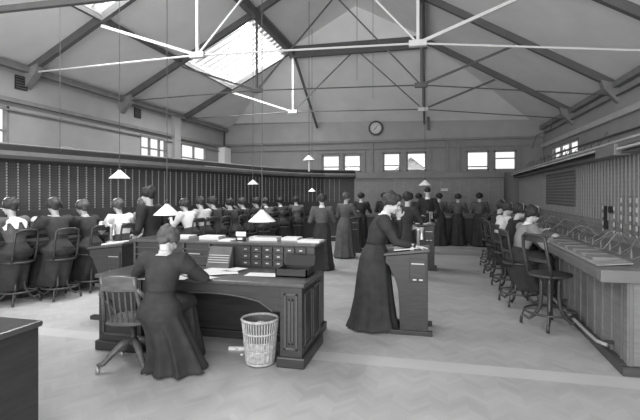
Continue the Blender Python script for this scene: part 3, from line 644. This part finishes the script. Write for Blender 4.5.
def hand_geo(mb, W, d, n, side, curl=.5, sc=1.0):
    """palm plus four fingers and a thumb; d forward, n palm normal, side +1 thumb on +x cross"""
    d = Vector(d).normalized(); n = Vector(n); n = (n-d*n.dot(d)).normalized(); x = d.cross(n).normalized()*side
    R = Matrix((x, d, n)).transposed()
    mb.ell(W+d*.045*sc, (.038*sc, .052*sc, .015*sc), R, 12, 7)
    for k, (o_, ln) in enumerate(((.028, .07), (.010, .08), (-.009, .074), (-.027, .058))):
        p = W+d*.08*sc+x*o_*sc; pts = [W+d*.03*sc+x*o_*.8*sc, p]; dd = d.copy()
        for j, f in enumerate((.42, .32, .26)):
            dd = (dd+n*math.tan(curl*(.35+.25*j))).normalized(); p = p+dd*ln*f*sc; pts.append(p.copy())
        mb.tube(pts, [.009*sc, .0088*sc, .0083*sc, .0078*sc, .0065*sc], 7)
    p0 = W+d*.02*sc+x*.022*sc; p1 = p0+(d*.6+x*.8).normalized()*.035*sc; p2 = p1+(d*.9+x*.35+n*.3).normalized()*.03*sc; p3 = p2+(d+n*.4).normalized()*.022*sc
    mb.tube([p0, p1, p2, p3], [.013*sc, .0115*sc, .0095*sc, .0075*sc], 7)
def person(loc, rz, label, sit=True, seat=.62, lean=12, bend=8, yaw=0, nod=10, hR=(.16, .42, None), hL=(-.16, .42, None), top='dark', skirt='dark', hair='hair', near=False,
           scale=1.0, hem=None, collar=None, group='telephone operators', headset=False, train=0, sway=0, polR=(.6, -.3, -1), polL=(-.6, -.3, -1), eyes=False, kneedir=0, drape=None, kw=1.0, neck=0, lace=False, rip=.07, hipback=0, bun=True, belt=None, seatx=0, man=False):
    vb = .0058 if near else .009; vc = .011 if near else .017
    ln, bd = math.radians(lean), math.radians(lean+bend)
    zs = seat if sit else .80
    base = Vector((seatx, -hipback, zs)); s1 = Vector((math.sin(math.radians(sway)), math.sin(ln), math.cos(ln))).normalized(); s2 = Vector((math.sin(math.radians(sway)), math.sin(bd), math.cos(bd))).normalized()
    def sp(t): return base+s1*t if t < .25 else base+s1*.25+s2*(t-.25)
    hc = sp(.57)+Vector((0, math.sin(bd+math.radians(nod*.5)), math.cos(bd+math.radians(nod*.5))))*(.152+neck)
    R = Matrix.Rotation(math.radians(yaw), 3, 'Z') @ Matrix.Rotation(math.radians(-nod-(lean+bend)*.35), 3, 'X')
    body = MB(); H_ = lambda v: hc+R@Vector(v)
    # head
    body.ell(H_((0, -.008, .025)), (.074, .093, .088), R); body.ell(H_((0, .022, -.045)), (.056, .066, .066), R)
    body.ell(H_((0, .065, -.088)), (.024, .022, .02), R, 10, 6)                                                # chin
    body.tube([H_((0, .078, .022)), H_((0, .096, -.012)), H_((0, .1, -.03)), H_((0, .084, -.04))], [.009, .011, .013, .008], 8)   # nose
    body.ell(H_((0, .078, .04)), (.05, .016, .012), R, 12, 6); body.ell(H_((0, .08, -.06)), (.022, .012, .008), R, 10, 6)         # brow, lips
    for s_ in (-1, 1): body.ell(H_((s_*.076, -.005, -.01)), (.009, .017, .028), R, 8, 6); body.ell(H_((s_*.038, .062, -.03)), (.022, .024, .024), R, 8, 6)
    nk = sp(.55); body.tube([nk-s2*.05, nk+s2*.03, hc+R@Vector((0, -.02, -.06)), hc+R@Vector((0, -.015, -.01))], [.062, .05, .05, .055], 12)
    # torso core
    TP = ((0, .15, .115), (.10, .155, .12), (.21, .105, .085), (.34, .135, .11), (.45, .15, .1), (.52, .14, .08), (.56, .06, .055))
    body.loft([ring(sp(t), a, b, s1 if t < .25 else s2, n=20) for t, a, b in TP])
    cl = MB(); k_ = .018
    waist = .21 if not man else .1
    for_t = [(t, a+k_, b+k_) for t, a, b in TP[1:]] if not man else [(0, .17, .125), (.21, .15, .12), (.34, .17, .13), (.45, .18, .12), (.52, .16, .1), (.56, .08, .075)]
    for_t[-1] = (.555, .075, .07)
    if not man: cl.ell(sp(.36)+Vector((0, .045, 0)), (.13, .09, .08))
    cl.loft([ring(sp(t), a, b, s1 if t < .25 else s2, n=24) for t, a, b in for_t])
    sleeves = []
    for s_, hh, pol in ((1, hR, polR), (-1, hL, polL)):
        sh = sp(.5)+Vector((s_*.165, 0, 0)); tgt = Vector((hh[0], hh[1], hh[2] if hh[2] is not None else .98))
        el, wr = ik(sh, tgt, .285, .245, pol)
        body.tube([sp(.5)+Vector((s_*.06, 0, 0)), sh, (sh+el)/2, el, (el*2+wr)/3, wr], [.06, .052, .044, .037, .036, .024], 10)
        fd = (wr-el).normalized(); hd = (fd+Vector((-s_*.25, 0, -.15))).normalized() if len(hh) < 4 else Vector(hh[3]).normalized()
        nn = Vector((0, 0, -1)) if abs(hd.z) < .8 else Vector((-s_, 0, 0))
        hand_geo(body, wr, hd, nn, -s_ if True else s_, hh[4] if len(hh) > 4 else .45)
        puff = .0 if man else .012
        cl.tube([sp(.5)+Vector((s_*.08, 0, 0)), sh+Vector((s_*.012, 0, .012)), sh*.72+el*.28, (sh+el)/2, el, (el+wr)/2, wr-fd*.015], [.075, .074+puff, .07+puff, .062, .054, .046, .036], 12)
    b = remesh(body, 'person', M['skin'], vb, 2)
    b.location = loc; b.rotation_euler = (0, 0, rz); b.scale = (scale,)*3
    tag(b, label, 'person', group)
    remesh(cl, 'blouse' if not man else 'jacket', M[top], vc, 3, b)
    sk = MB(); ph = random.uniform(0, 6)
    if man:
        for s_ in (-1, 1): sk.tube([sp(.1)+Vector((s_*.07, 0, 0)), (s_*.09, 0, .5), (s_*.1, -.01, .06)], [.11, .085, .07], 14)
        sk.ell(sp(.02), (.165, .13, .12)); remesh(sk, 'trousers', M[skirt], vc, 2, b)
        sh = MB(); [sh.ell((s_*.1, .05, .035), (.05, .13, .035)) for s_ in (-1, 1)]; sh.build('shoes', M['black'], b, smooth=True)
    elif sit:
        kz = seat+.07; kx = math.sin(math.radians(kneedir)); ky = math.cos(math.radians(kneedir)); kd = Vector((kx, ky, 0)); side = Vector((ky, -kx, 0))
        hemz = .1 if hem is None else hem
        sk.loft([ring(sp(t), a, bb, s1, rip=.01, k=7, ph=ph) for t, a, bb in ((.235, .122, .102), (.2, .13, .11), (.12, .185, .15), (.05, .205, .17), (.0, .2, .165))])
        def rr_(c, a, bb, ax, rp=0, kk=6): return ring(c, a, bb, ax, rp, kk, ph, 36, side)
        sk.loft([rr_(base+kd*u+Vector((0, 0, z)), a*kw, bb, kd, .015) for u, z, a, bb in ((-.15, .05, .13, .05), (-.08, .06, .2, .09), (.1, .07, .215, .1), (.28, .075, .21, .095), (.4, .06, .2, .09), (.46, .04, .15, .06))])
        g0 = base+kd*.36
        zz_ = [kz-.0, kz-.12, (kz+hemz)/2, hemz+.12, hemz]
        sk.loft([rr_(Vector((g0.x+kd.x*train*.0, g0.y, z)), a*kw, bb, Vector((0, 0, -1)), rp) for z, a, bb, rp in zip(zz_, (.17, .2, .215+train*.2, .24+train*.6, .26+train), (.10, .13, .15+train*.2, .19+train*.5, .21+train*.8), (.01, rip*.4, rip*.8, rip*1.1, rip*1.3))])
        if drape: sk.loft([rr_(Vector((base.x+dx, base.y+dy, z)), a, bb, Vector((0, 0, -1)), rip*max(0, 1-z/.6), 9) for dx, dy, z, a, bb in drape])
        else: sk.loft([rr_(Vector((base.x, base.y, z))+kd*f, a, bb, Vector((0, 0, -1)), rp) for f, z, a, bb, rp in ((.05, zs+.06, .19, .16, 0), (.06, zs-.1, .205, .21, .02), (.12, .36, .2, .22, rip), (.2, hemz+.02, .21, .25, rip*1.2))])
        remesh(sk, 'skirt', M[skirt], vc, 2, b)
        if hemz > .07:
            sh = MB(); [sh.ell(base*0+Vector((g0.x+s_*.08, g0.y+.06, hemz-.03)), (.04, .11, .035)) for s_ in (-1, 1)]; sh.build('shoes', M['black'], b, smooth=True)
    else:
        rg = []
        for z, a, bb, dy, rp in ((sp(.235).z, .12, .1, 0, .005), (sp(.2).z, .13, .11, 0, .01), (.92, .17, .15, -.01, .012), (.82, .19, .18, -.02, .02), (.62, .205, .205, -.03, rip*.4), (.38, .225, .23, -.03, rip*.7), (.15, .25, .26+train*.4, -.03-train*.4, rip), (.02, .28, .295+train, -.02-train, rip*1.1)):
            u = max(0, min(1, (z-.8)/.25)); c = Vector((0, dy-hipback*.6, z))*(1-u)+Vector((sp(max(.0, z-zs)).x, sp(max(0, z-zs)).y, z))*u
            rg.append(ring(c, a, bb, (0, 0, 1), rp, 9, ph, 48))
        sk.loft(rg); remesh(sk, 'skirt', M[skirt], vc, 2, b)
    # collar
    if collar: cm = MB(); cm.tube([nk-s2*.02, nk+s2*.045], [.066, .058], 16); cm.loft([ring(nk-s2*.012, .1, .088, s2, n=24), ring(nk+s2*.008, .075, .068, s2, n=24)]); cm.build('collar', M[collar], b, smooth=True)
    if lace:
        cm = MB(); a_ = ring(sp(.56), .075, .07, s2, n=32); b_ = ring(sp(.515), .175, .112, s2, n=32); c0 = ring(sp(.47), .2, .13, s2, n=32); c1 = ring(sp(.38), .185, .14, s2, n=32)
        cm.loft([a_, b_, [c0[k] if k % 4 < 2 else c1[k] for k in range(32)]], False); cm.build('lace_collar', M['blouse'], b)
    if belt: cm = MB(); cm.loft([ring(sp(.195), .134, .112, s1, n=28), ring(sp(.24), .128, .108, s1, n=28)]); cm.build('belt', M[belt], b, smooth=True)
    # hair
    h = MB()
    if man: h.ell(H_((0, -.025, .045)), (.083, .092, .083), R)
    else:
        h.ell(H_((0, -.028, .04)), (.098, .1, .09), R); h.ell(H_((0, .03, .085)), (.08, .055, .045), R)
        for s_ in (-1, 1): h.ell(H_((s_*.062, -.02, .03)), (.05, .075, .06), R)
        for k in range(9):
            a = k*.7; h.ell(H_((.07*math.cos(a), -.02+.07*math.sin(a), .085)), (.032, .032, .026), R, 8, 6)
        if bun: h.ell(H_((0, -.07, .10)), (.045, .042, .04), R); h.ell(H_((0, -.105, .03)), (.05, .035, .05), R)
        h.ell(H_((0, -.075, -.02)), (.062, .04, .05), R)
    remesh(h, 'hair', M[hair], .008 if near else .012, 2, b)
    if eyes:
        for s_ in (-1, 1): MB().ell(H_((s_*.031, .079, .012)), (.013, .009, .008), R, 10, 6).build('eye', M['black'], b, smooth=True)
    if headset:
        MB().tube([H_((.1*math.cos(a), .012, .02+.118*math.sin(a))) for a in [math.pi*k/12 for k in range(13)]], .0075, 6).build('headset_band', M['brass'], b, smooth=True)
        MB().ell(H_((.103, .01, .0)), (.018, .03, .03), R, 10, 7).build('earpiece', M['black'], b, smooth=True)
    return b
def chair_for(loc, rz, label):
    return copy_tree(stool, (loc[0], loc[1], 0), rz, label)

# --- woman at the writing desk
person((-2.345, 3.56, 0), math.radians(4), 'woman in a dark dress seated writing at the big desk, seen from behind', seat=.49, lean=6, bend=9, nod=24, yaw=-10,
       hR=(.10, .38, .80, (-.75, .75, -.1), .7), hL=(-.20, .40, .79, (.75, .6, -.05), .3), top='dark', skirt='dark', hair='hair2', near=True, collar='light', hem=.015, group='women at the desks', rip=.2,
       polR=(1.0, -.25, -.2), polL=(-1.0, -.25, -.2), kneedir=4, kw=.78, neck=-.027, eyes=True, belt='black_cloth',
       drape=((0, 0, .72, .125, .11), (.01, 0, .62, .16, .145), (.02, .0, .5, .19, .17), (.06, .03, .38, .19, .17), (.10, .06, .2, .215, .19), (.115, .07, .08, .25, .21), (.115, .07, .015, .28, .23)))
pen = MB(); pen.tube([(0, 0, 0), (-.02, -.05, .12)], [.003, .005], 6); 
# --- woman standing at right lectern
person((-.555, 5.36, 0), math.radians(-86), 'woman in a dark dress leaning on the tall desk with one hand to her face', sit=False, lean=8, bend=13, nod=18, yaw=0, scale=1.0,
       hR=(.1, .40, .985, (.1, 1, -.1), .3), hL=(-.115, .2, 1.30, (.3, .0, 1), .6), top='dark', skirt='dark', hair='hair', near=True, collar='blouse', group='women at the desks', rip=.045, hipback=.1,
       polR=(.4, -.6, -1), polL=(-.35, .7, -1), eyes=True, belt='black_cloth', train=.02)

# --- left row
def lb(Y): return .244*Y-7.75
rzL = math.atan2(.971, .237)
Lrow = [
    (at(17, 303), dict(top='mid', skirt='dark', hair='hair', lace=True, label='operator with a jagged white collar at the left edge of the left row')),
    (at(60, 298), dict(top='dark', skirt='dark', hair='hair', label='second operator from the left edge, in a plain dark blouse')),
    (at(92, 290), dict(top='dark', skirt='dark', hair='hair2', collar='light', label='third operator from the left edge, dark dress and pale collar band')),
    ((.244*6.95-6.98, 6.95), dict(top='blouse', skirt='dark', hair='hair2', label='operator in a white blouse just left of the standing dark woman')),
    ((.244*7.5-6.98, 7.5), dict(top='pale', skirt='mid', hair='hair2', label='operator in a grey dress directly beside the standing dark woman')),
    ((.244*8.6-6.98, 8.6), dict(top='blouse', skirt='dark', hair='hair', label='white-bloused operator right above the left desk lamp')),
    ((.244*9.0-6.98, 9.0), dict(top='light', skirt='dark', hair='hair', label='operator in a pale blouse next along from the white-bloused one')),
    ((.244*9.45-6.98, 9.45), dict(top='dark', skirt='dark', hair='hair', collar='light', label='operator in dark dress with light collar, mid left row')),
    ((.244*10.05-6.98, 10.05), dict(top='dark', skirt='dark', hair='hair3', label='dark dressed operator left of the right desk lamp')),
    ((.244*10.5-6.98, 10.5), dict(top='black_cloth', skirt='dark', hair='hair', collar='blouse', label='operator in black with white collar behind the small far lamp')),
    ((.244*11.1-6.98, 11.1), dict(top='dark', skirt='dark', hair='hair3', label='dark operator behind the right desk lamp')),
    ((Xat(270, 11.9), 11.9), dict(top='mid', skirt='dark', hair='hair', collar='blouse', label='operator in grey where the left board starts to curve')),
    ((Xat(282, 12.7), 12.7), dict(top='dark', skirt='dark', hair='hair3', collar='blouse', label='operator in dark dress on the curve of the board')),
    ((Xat(297, 13.4), 13.4), dict(top='mid', skirt='dark', hair='hair', collar='light', label='last operator on the curve before the end wall')),
]
for i, ((X_, Y_), kw) in enumerate(Lrow):
    rz = rzL+random.uniform(-.12, .12)
    if Y_ > 11.5: rz = math.radians(76-22*(Y_-11.3))
    d = (-math.sin(rz), math.cos(rz)); sc = random.uniform(1.0, 1.04)
    lab = kw.pop('label')
    person((X_, Y_, 0), rz, lab, seat=.64, lean=random.uniform(6, 13), bend=8, nod=random.uniform(0, 8), yaw=random.uniform(-15, 15), hR=(.18, .4, 1.0+random.uniform(0, .25)), hL=(-.18, .42, .98+random.uniform(0, .15)), scale=sc, hem=.16, headset=i < 6, **kw)
    names = ['at the left edge of the photo', 'second from the left edge', 'third from the left edge', 'under the white-bloused operator left of the standing woman', 'under the grey-dressed operator']
    chair_for((X_, Y_), rz, 'occupied bentwood stool in the left row, '+names[i]) if i < 5 else chair_for((X_, Y_), rz, 'occupied stool hidden among the far operators of the left row')
# --- standing figures and the end of the room
person((Xat(153, 6.0), 6.0, 0), math.radians(86), 'tall dark-haired woman in black standing behind the left desk lamp', sit=False, lean=4, bend=4, nod=4, yaw=-8, scale=1.035, hR=(.12, .22, .95), hL=(-.12, .22, .95), top='black_cloth', skirt='black_cloth', hair='hair3', eyes=True, group='standing supervisors')
stand = [
    (322, 9.2, 15, 'mid', 'dark', 'hair', 'blouse', 'standing woman with a white collar seen through the centre of the far group', .96),
    (345, 11.0, -20, 'mid', 'mid', 'hair2', None, 'standing woman in grey beside the far tall desk', .98),
    (361, 13.2, 0, 'black_cloth', 'black_cloth', 'hair3', 'light', 'dark woman standing right of the far tall desk', .98),
    (384, 14.3, 5, 'dark', 'dark', 'hair3', None, 'far figure just left of the leaning woman\'s head', .98),
    (406, 8.9, -30, 'dark', 'dark', 'hair3', None, 'dark figure standing right behind the leaning woman', .985),
    (419, 14.2, 0, 'dark', 'black_cloth', 'hair3', None, 'far dark figure to the left of the tallest one', .97),
    (439.5, 14.3, 10, 'mid', 'dark', 'hair3', None, 'far figure to the right of the tallest one, under the pale card', .97),
    (458, 14.4, -6, 'mid', 'dark', 'hair', None, 'far figure in grey midway between lamp and right row', .96),
    (480, 14.3, 4, 'mid', 'dark', 'hair3', None, 'far woman in long dark skirt standing alone left of the right row', .975),
]
for x, Y_, a, tp, skt, hr_, cl_, lab, sc in stand:
    person((Xat(x, Y_), Y_, 0), math.radians(a), lab, sit=False, lean=3, bend=4, nod=4, yaw=random.uniform(-20, 20), scale=sc, hR=(.18, .33, 1.15), hL=(-.16, .3, 1.05), top=tp, skirt=skt, hair=hr_, collar=cl_, group='standing figures at the far end')
person((Xat(427.5, 12.2), 12.2, 0), 0, 'tallest far figure, a man in a dark suit under the far lamp', sit=False, lean=1, bend=2, nod=2, scale=1.07, hR=(.2, .12, .85), hL=(-.2, .12, .85), top='black_cloth', skirt='black_cloth', hair='hair3', collar='blouse', man=True, group='standing figures at the far end')
# --- right row
rzR = math.radians(-80)
Rrow = [((1.24, 6.95), dict(top='pale', skirt='dark', hair='hair3', collar='blouse', label='nearest operator of the right row, in a pale checked blouse')),
        ((1.28, 8.1), dict(top='black_cloth', skirt='black_cloth', hair='hair3', label='second operator of the right row, dressed in black')),
        ((1.28, 9.25), dict(top='blouse', skirt='dark', hair='hair', label='third operator of the right row, in a bright white blouse')),
        ((1.32, 10.3), dict(top='dark', skirt='dark', hair='hair', label='fourth operator of the right row, dark dress, half hidden')),
        ((1.5, 11.6), dict(top='dark', skirt='dark', hair='hair3', label='farthest operator of the right row'))]
nm = ['nearest operator of the right row', 'black-dressed second operator', 'white-bloused third operator of the right row', 'fourth operator of the right row', 'farthest operator of the right row']
for i, ((X_, Y_), kw) in enumerate(Rrow):
    lab = kw.pop('label')
    person((X_, Y_, 0), rzR+random.uniform(-.1, .1), lab, seat=.62, lean=10, bend=8, nod=random.uniform(6, 14), yaw=random.uniform(-10, 10), hR=(.16, .42, 1.0), hL=(-.18, .42, 1.05), scale=.985, hem=.2, headset=True, eyes=True, **kw)
    chair_for((X_, Y_), rzR, 'occupied bentwood stool under the '+nm[i])

# ================================================================ tall desks
def tall_desk(loc, label, rz=0):
    """origin = front left floor corner; side panel faces -Y"""
    r = root('standing_desk', loc, label, 'tall desk', 'supervisors\' tall desks', rz)
    prof = [(.14, .05), (.45, .05), (.45, .93), (-.02, .88), (-.02, .80), (.02, .77), (.045, .70), (.09, .62), (.12, .5), (.135, .3)]
    for y in (0, .40): MB().prism([(a, y, b_) for a, b_ in prof], (0, .035, 0)).build('side_panel', M['wood'], r, .004)
    for y in (0, .40): MB().box(.0, .5, y-.02, y+.055, 0, .05).build('foot', M['wood'], r, .006)
    MB().prism([(-.04, -.03, .885), (.47, -.03, .942), (.47, -.03, .97), (-.04, -.03, .91)], (0, .5, 0)).build('desk_top', M['wood_top'], r, .005)
    MB().box(.43, .45, .03, .41, .08, .93).build('back_panel', M['wood'], r)
    MB().box(.25, .43, -.014, 0, .60, .86).build('box_front', M['wood'], r, .004)
    MB().box(.27, .41, -.02, -.012, .80, .81).build('box_ledge', M['brass'], r)
    for x in (.285, .355): MB().box(x, x+.04, -.028, -.012, .62, .635).build('drawer_handle', M['brass'], r)
    MB().box(.14, .43, .035, .40, .60, .62).build('shelf', M['wood'], r)
    return r
def phone(loc, label):
    r = root('candlestick_telephone', loc, label, 'telephone', 'candlestick telephones')
    MB().lathe([(.062, 0), (.062, .012), (.045, .022), (.016, .03)], (0, 0, 0), 20).build('base', M['brass'], r, smooth=True)
    MB().lathe([(.017, .025), (.014, .19), (.018, .2), (.02, .215), (.01, .23)], (0, 0, 0), 12).build('stem', M['brass'], r, smooth=True)
    MB().tube([(0, 0, .22), (-.03, -.01, .228), (-.055, -.015, .232)], [.014, .016, .032], 14).build('mouthpiece', M['brass'], r)
    rc = MB().tube([(.035, 0, .235), (.035, 0, .17), (.035, 0, .1)], [.025, .012, .018], 12).build('receiver', M['brass'], r)
    MB().bar((0, 0, .205), (.05, 0, .205), .008).build('hook', M['brass'], rc); r.scale = (1.15, 1.15, 1.05); return r
tall_desk((-.47, 5.17, 0), 'tall standing desk in the centre right with the leaning woman')
sheet('open_ledger', -.28, 5.38, .95, .26, .30, .1, 'open white ledger on the tall desk before the leaning woman', 'book', 3, 'paper').rotation_euler = (0, math.radians(-6.3), .1)
phone((-.13, 5.36, .955), 'candlestick telephone on the near tall desk')
gl = MB(); gl.lathe([(.028, 0), (.03, .07), (.027, .07), (.025, .006)], (0, 0, 0), 16); o = gl.build('drinking_glass', M['card']); o.location = (-.2, 5.26, .95); tag(o, 'small pale pot beside the candlestick telephone', 'pot')
xd, yd = at(437, 271); tall_desk((xd-.5, yd, 0), 'farther tall desk seen behind the near one')
phone((xd-.14, yd+.15, .962), 'candlestick telephone on the farther tall desk')
sheet('open_ledger', xd-.32, yd+.2, .95, .24, .26, 0, 'open book on the farther tall desk', 'book', 2, 'paper')
xd, yd = at(91, 319); tall_desk((xd, yd, 0), 'tall desk with papers behind the seated woman at the left')
sheet('paper_stack', xd+.24, yd+.22, .95, .3, .3, .1, 'white papers on the left tall desk', 'papers', 4, 'paper').rotation_euler = (0, math.radians(-6.3), .1)
phone((xd+.02, yd+.35, .93), 'telephone on the left tall desk')
xd, yd = at(361, 253); tall_desk((xd-.5, yd, 0), 'farthest tall desk beside the woman in grey')

# ================================================================ pendant lamps
def lamp(x, y, Z, label, r0=.15, stem=False, wide=1.0):
    X_, Y_, z = P3(x, y, Z); cz_ = ceil_z(X_)-.01
    r = root('pendant_lamp', (X_, Y_, z), label, 'lamp', 'white conical pendant lamps')
    MB().lathe([(r0, 0), (r0*.96, .008), (r0*.2, r0*.75), (.02, r0*.85), (.02, r0*.8), (r0*.17, r0*.7), (r0*.93, 0)], (0, 0, 0), 28).build('lamp_shade', M['white'], r)
    MB().lathe([(.018, r0*.75), (.022, r0*.9), (.018, r0*1.1), (.006, r0*1.15)], (0, 0, 0), 10).build('lamp_holder', M['black'], r)
    MB().ell((0, 0, r0*.35), (.028, .028, .04)).build('bulb', M['card'], r, smooth=True)
    MB().tube([(0, 0, r0*1.1), (0, 0, cz_-z)], .005 if Z < 9 else .007, 5).build('lamp_cord', M['steel'], r)
    if stem: MB().tube([(0, 0, -.28), (0, 0, .05)], .018, 8).build('stem', M['white'], r)
    return r
lamp(119.5, 178.5, 6.75, 'white conical lamp hanging over the left operators')
lamp(167, 215, 5.3, 'white conical lamp hanging behind the seated woman\'s head', .155)
lamp(262, 221.5, 5.35, 'white conical lamp hanging over the centre of the card cabinet', .165)
lamp(253, 184.5, 9.6, 'small far white lamp left of centre against the beaded board', .12)
lamp(309, 160.5, 11.5, 'highest small white lamp with a pale stem below, left of the end windows', .165, True)
lamp(312, 191.5, 13, 'tiny far white lamp below the stemmed lamp', .11)
lamp(425, 185.5, 12.5, 'far white lamp above the tallest figure', .18)
for x, Z in ((60, 7.6), (357, 8.0), (373, 9.5)):
    X_, Y_, _ = P3(x, 150, Z); o = MB().tube([(X_, Y_, 2.3 if x == 60 else 3.6), (X_, Y_, ceil_z(X_)-.01)], .005, 5).build('hanging_cord', M['steel']); tag(o, 'thin cord hanging from the ceiling near %s' % {60: 'the left wall', 357: 'the middle of the room', 373: 'the clock'}[x], 'cord')
stool.scale = (1.1, 1.1, 1.04)
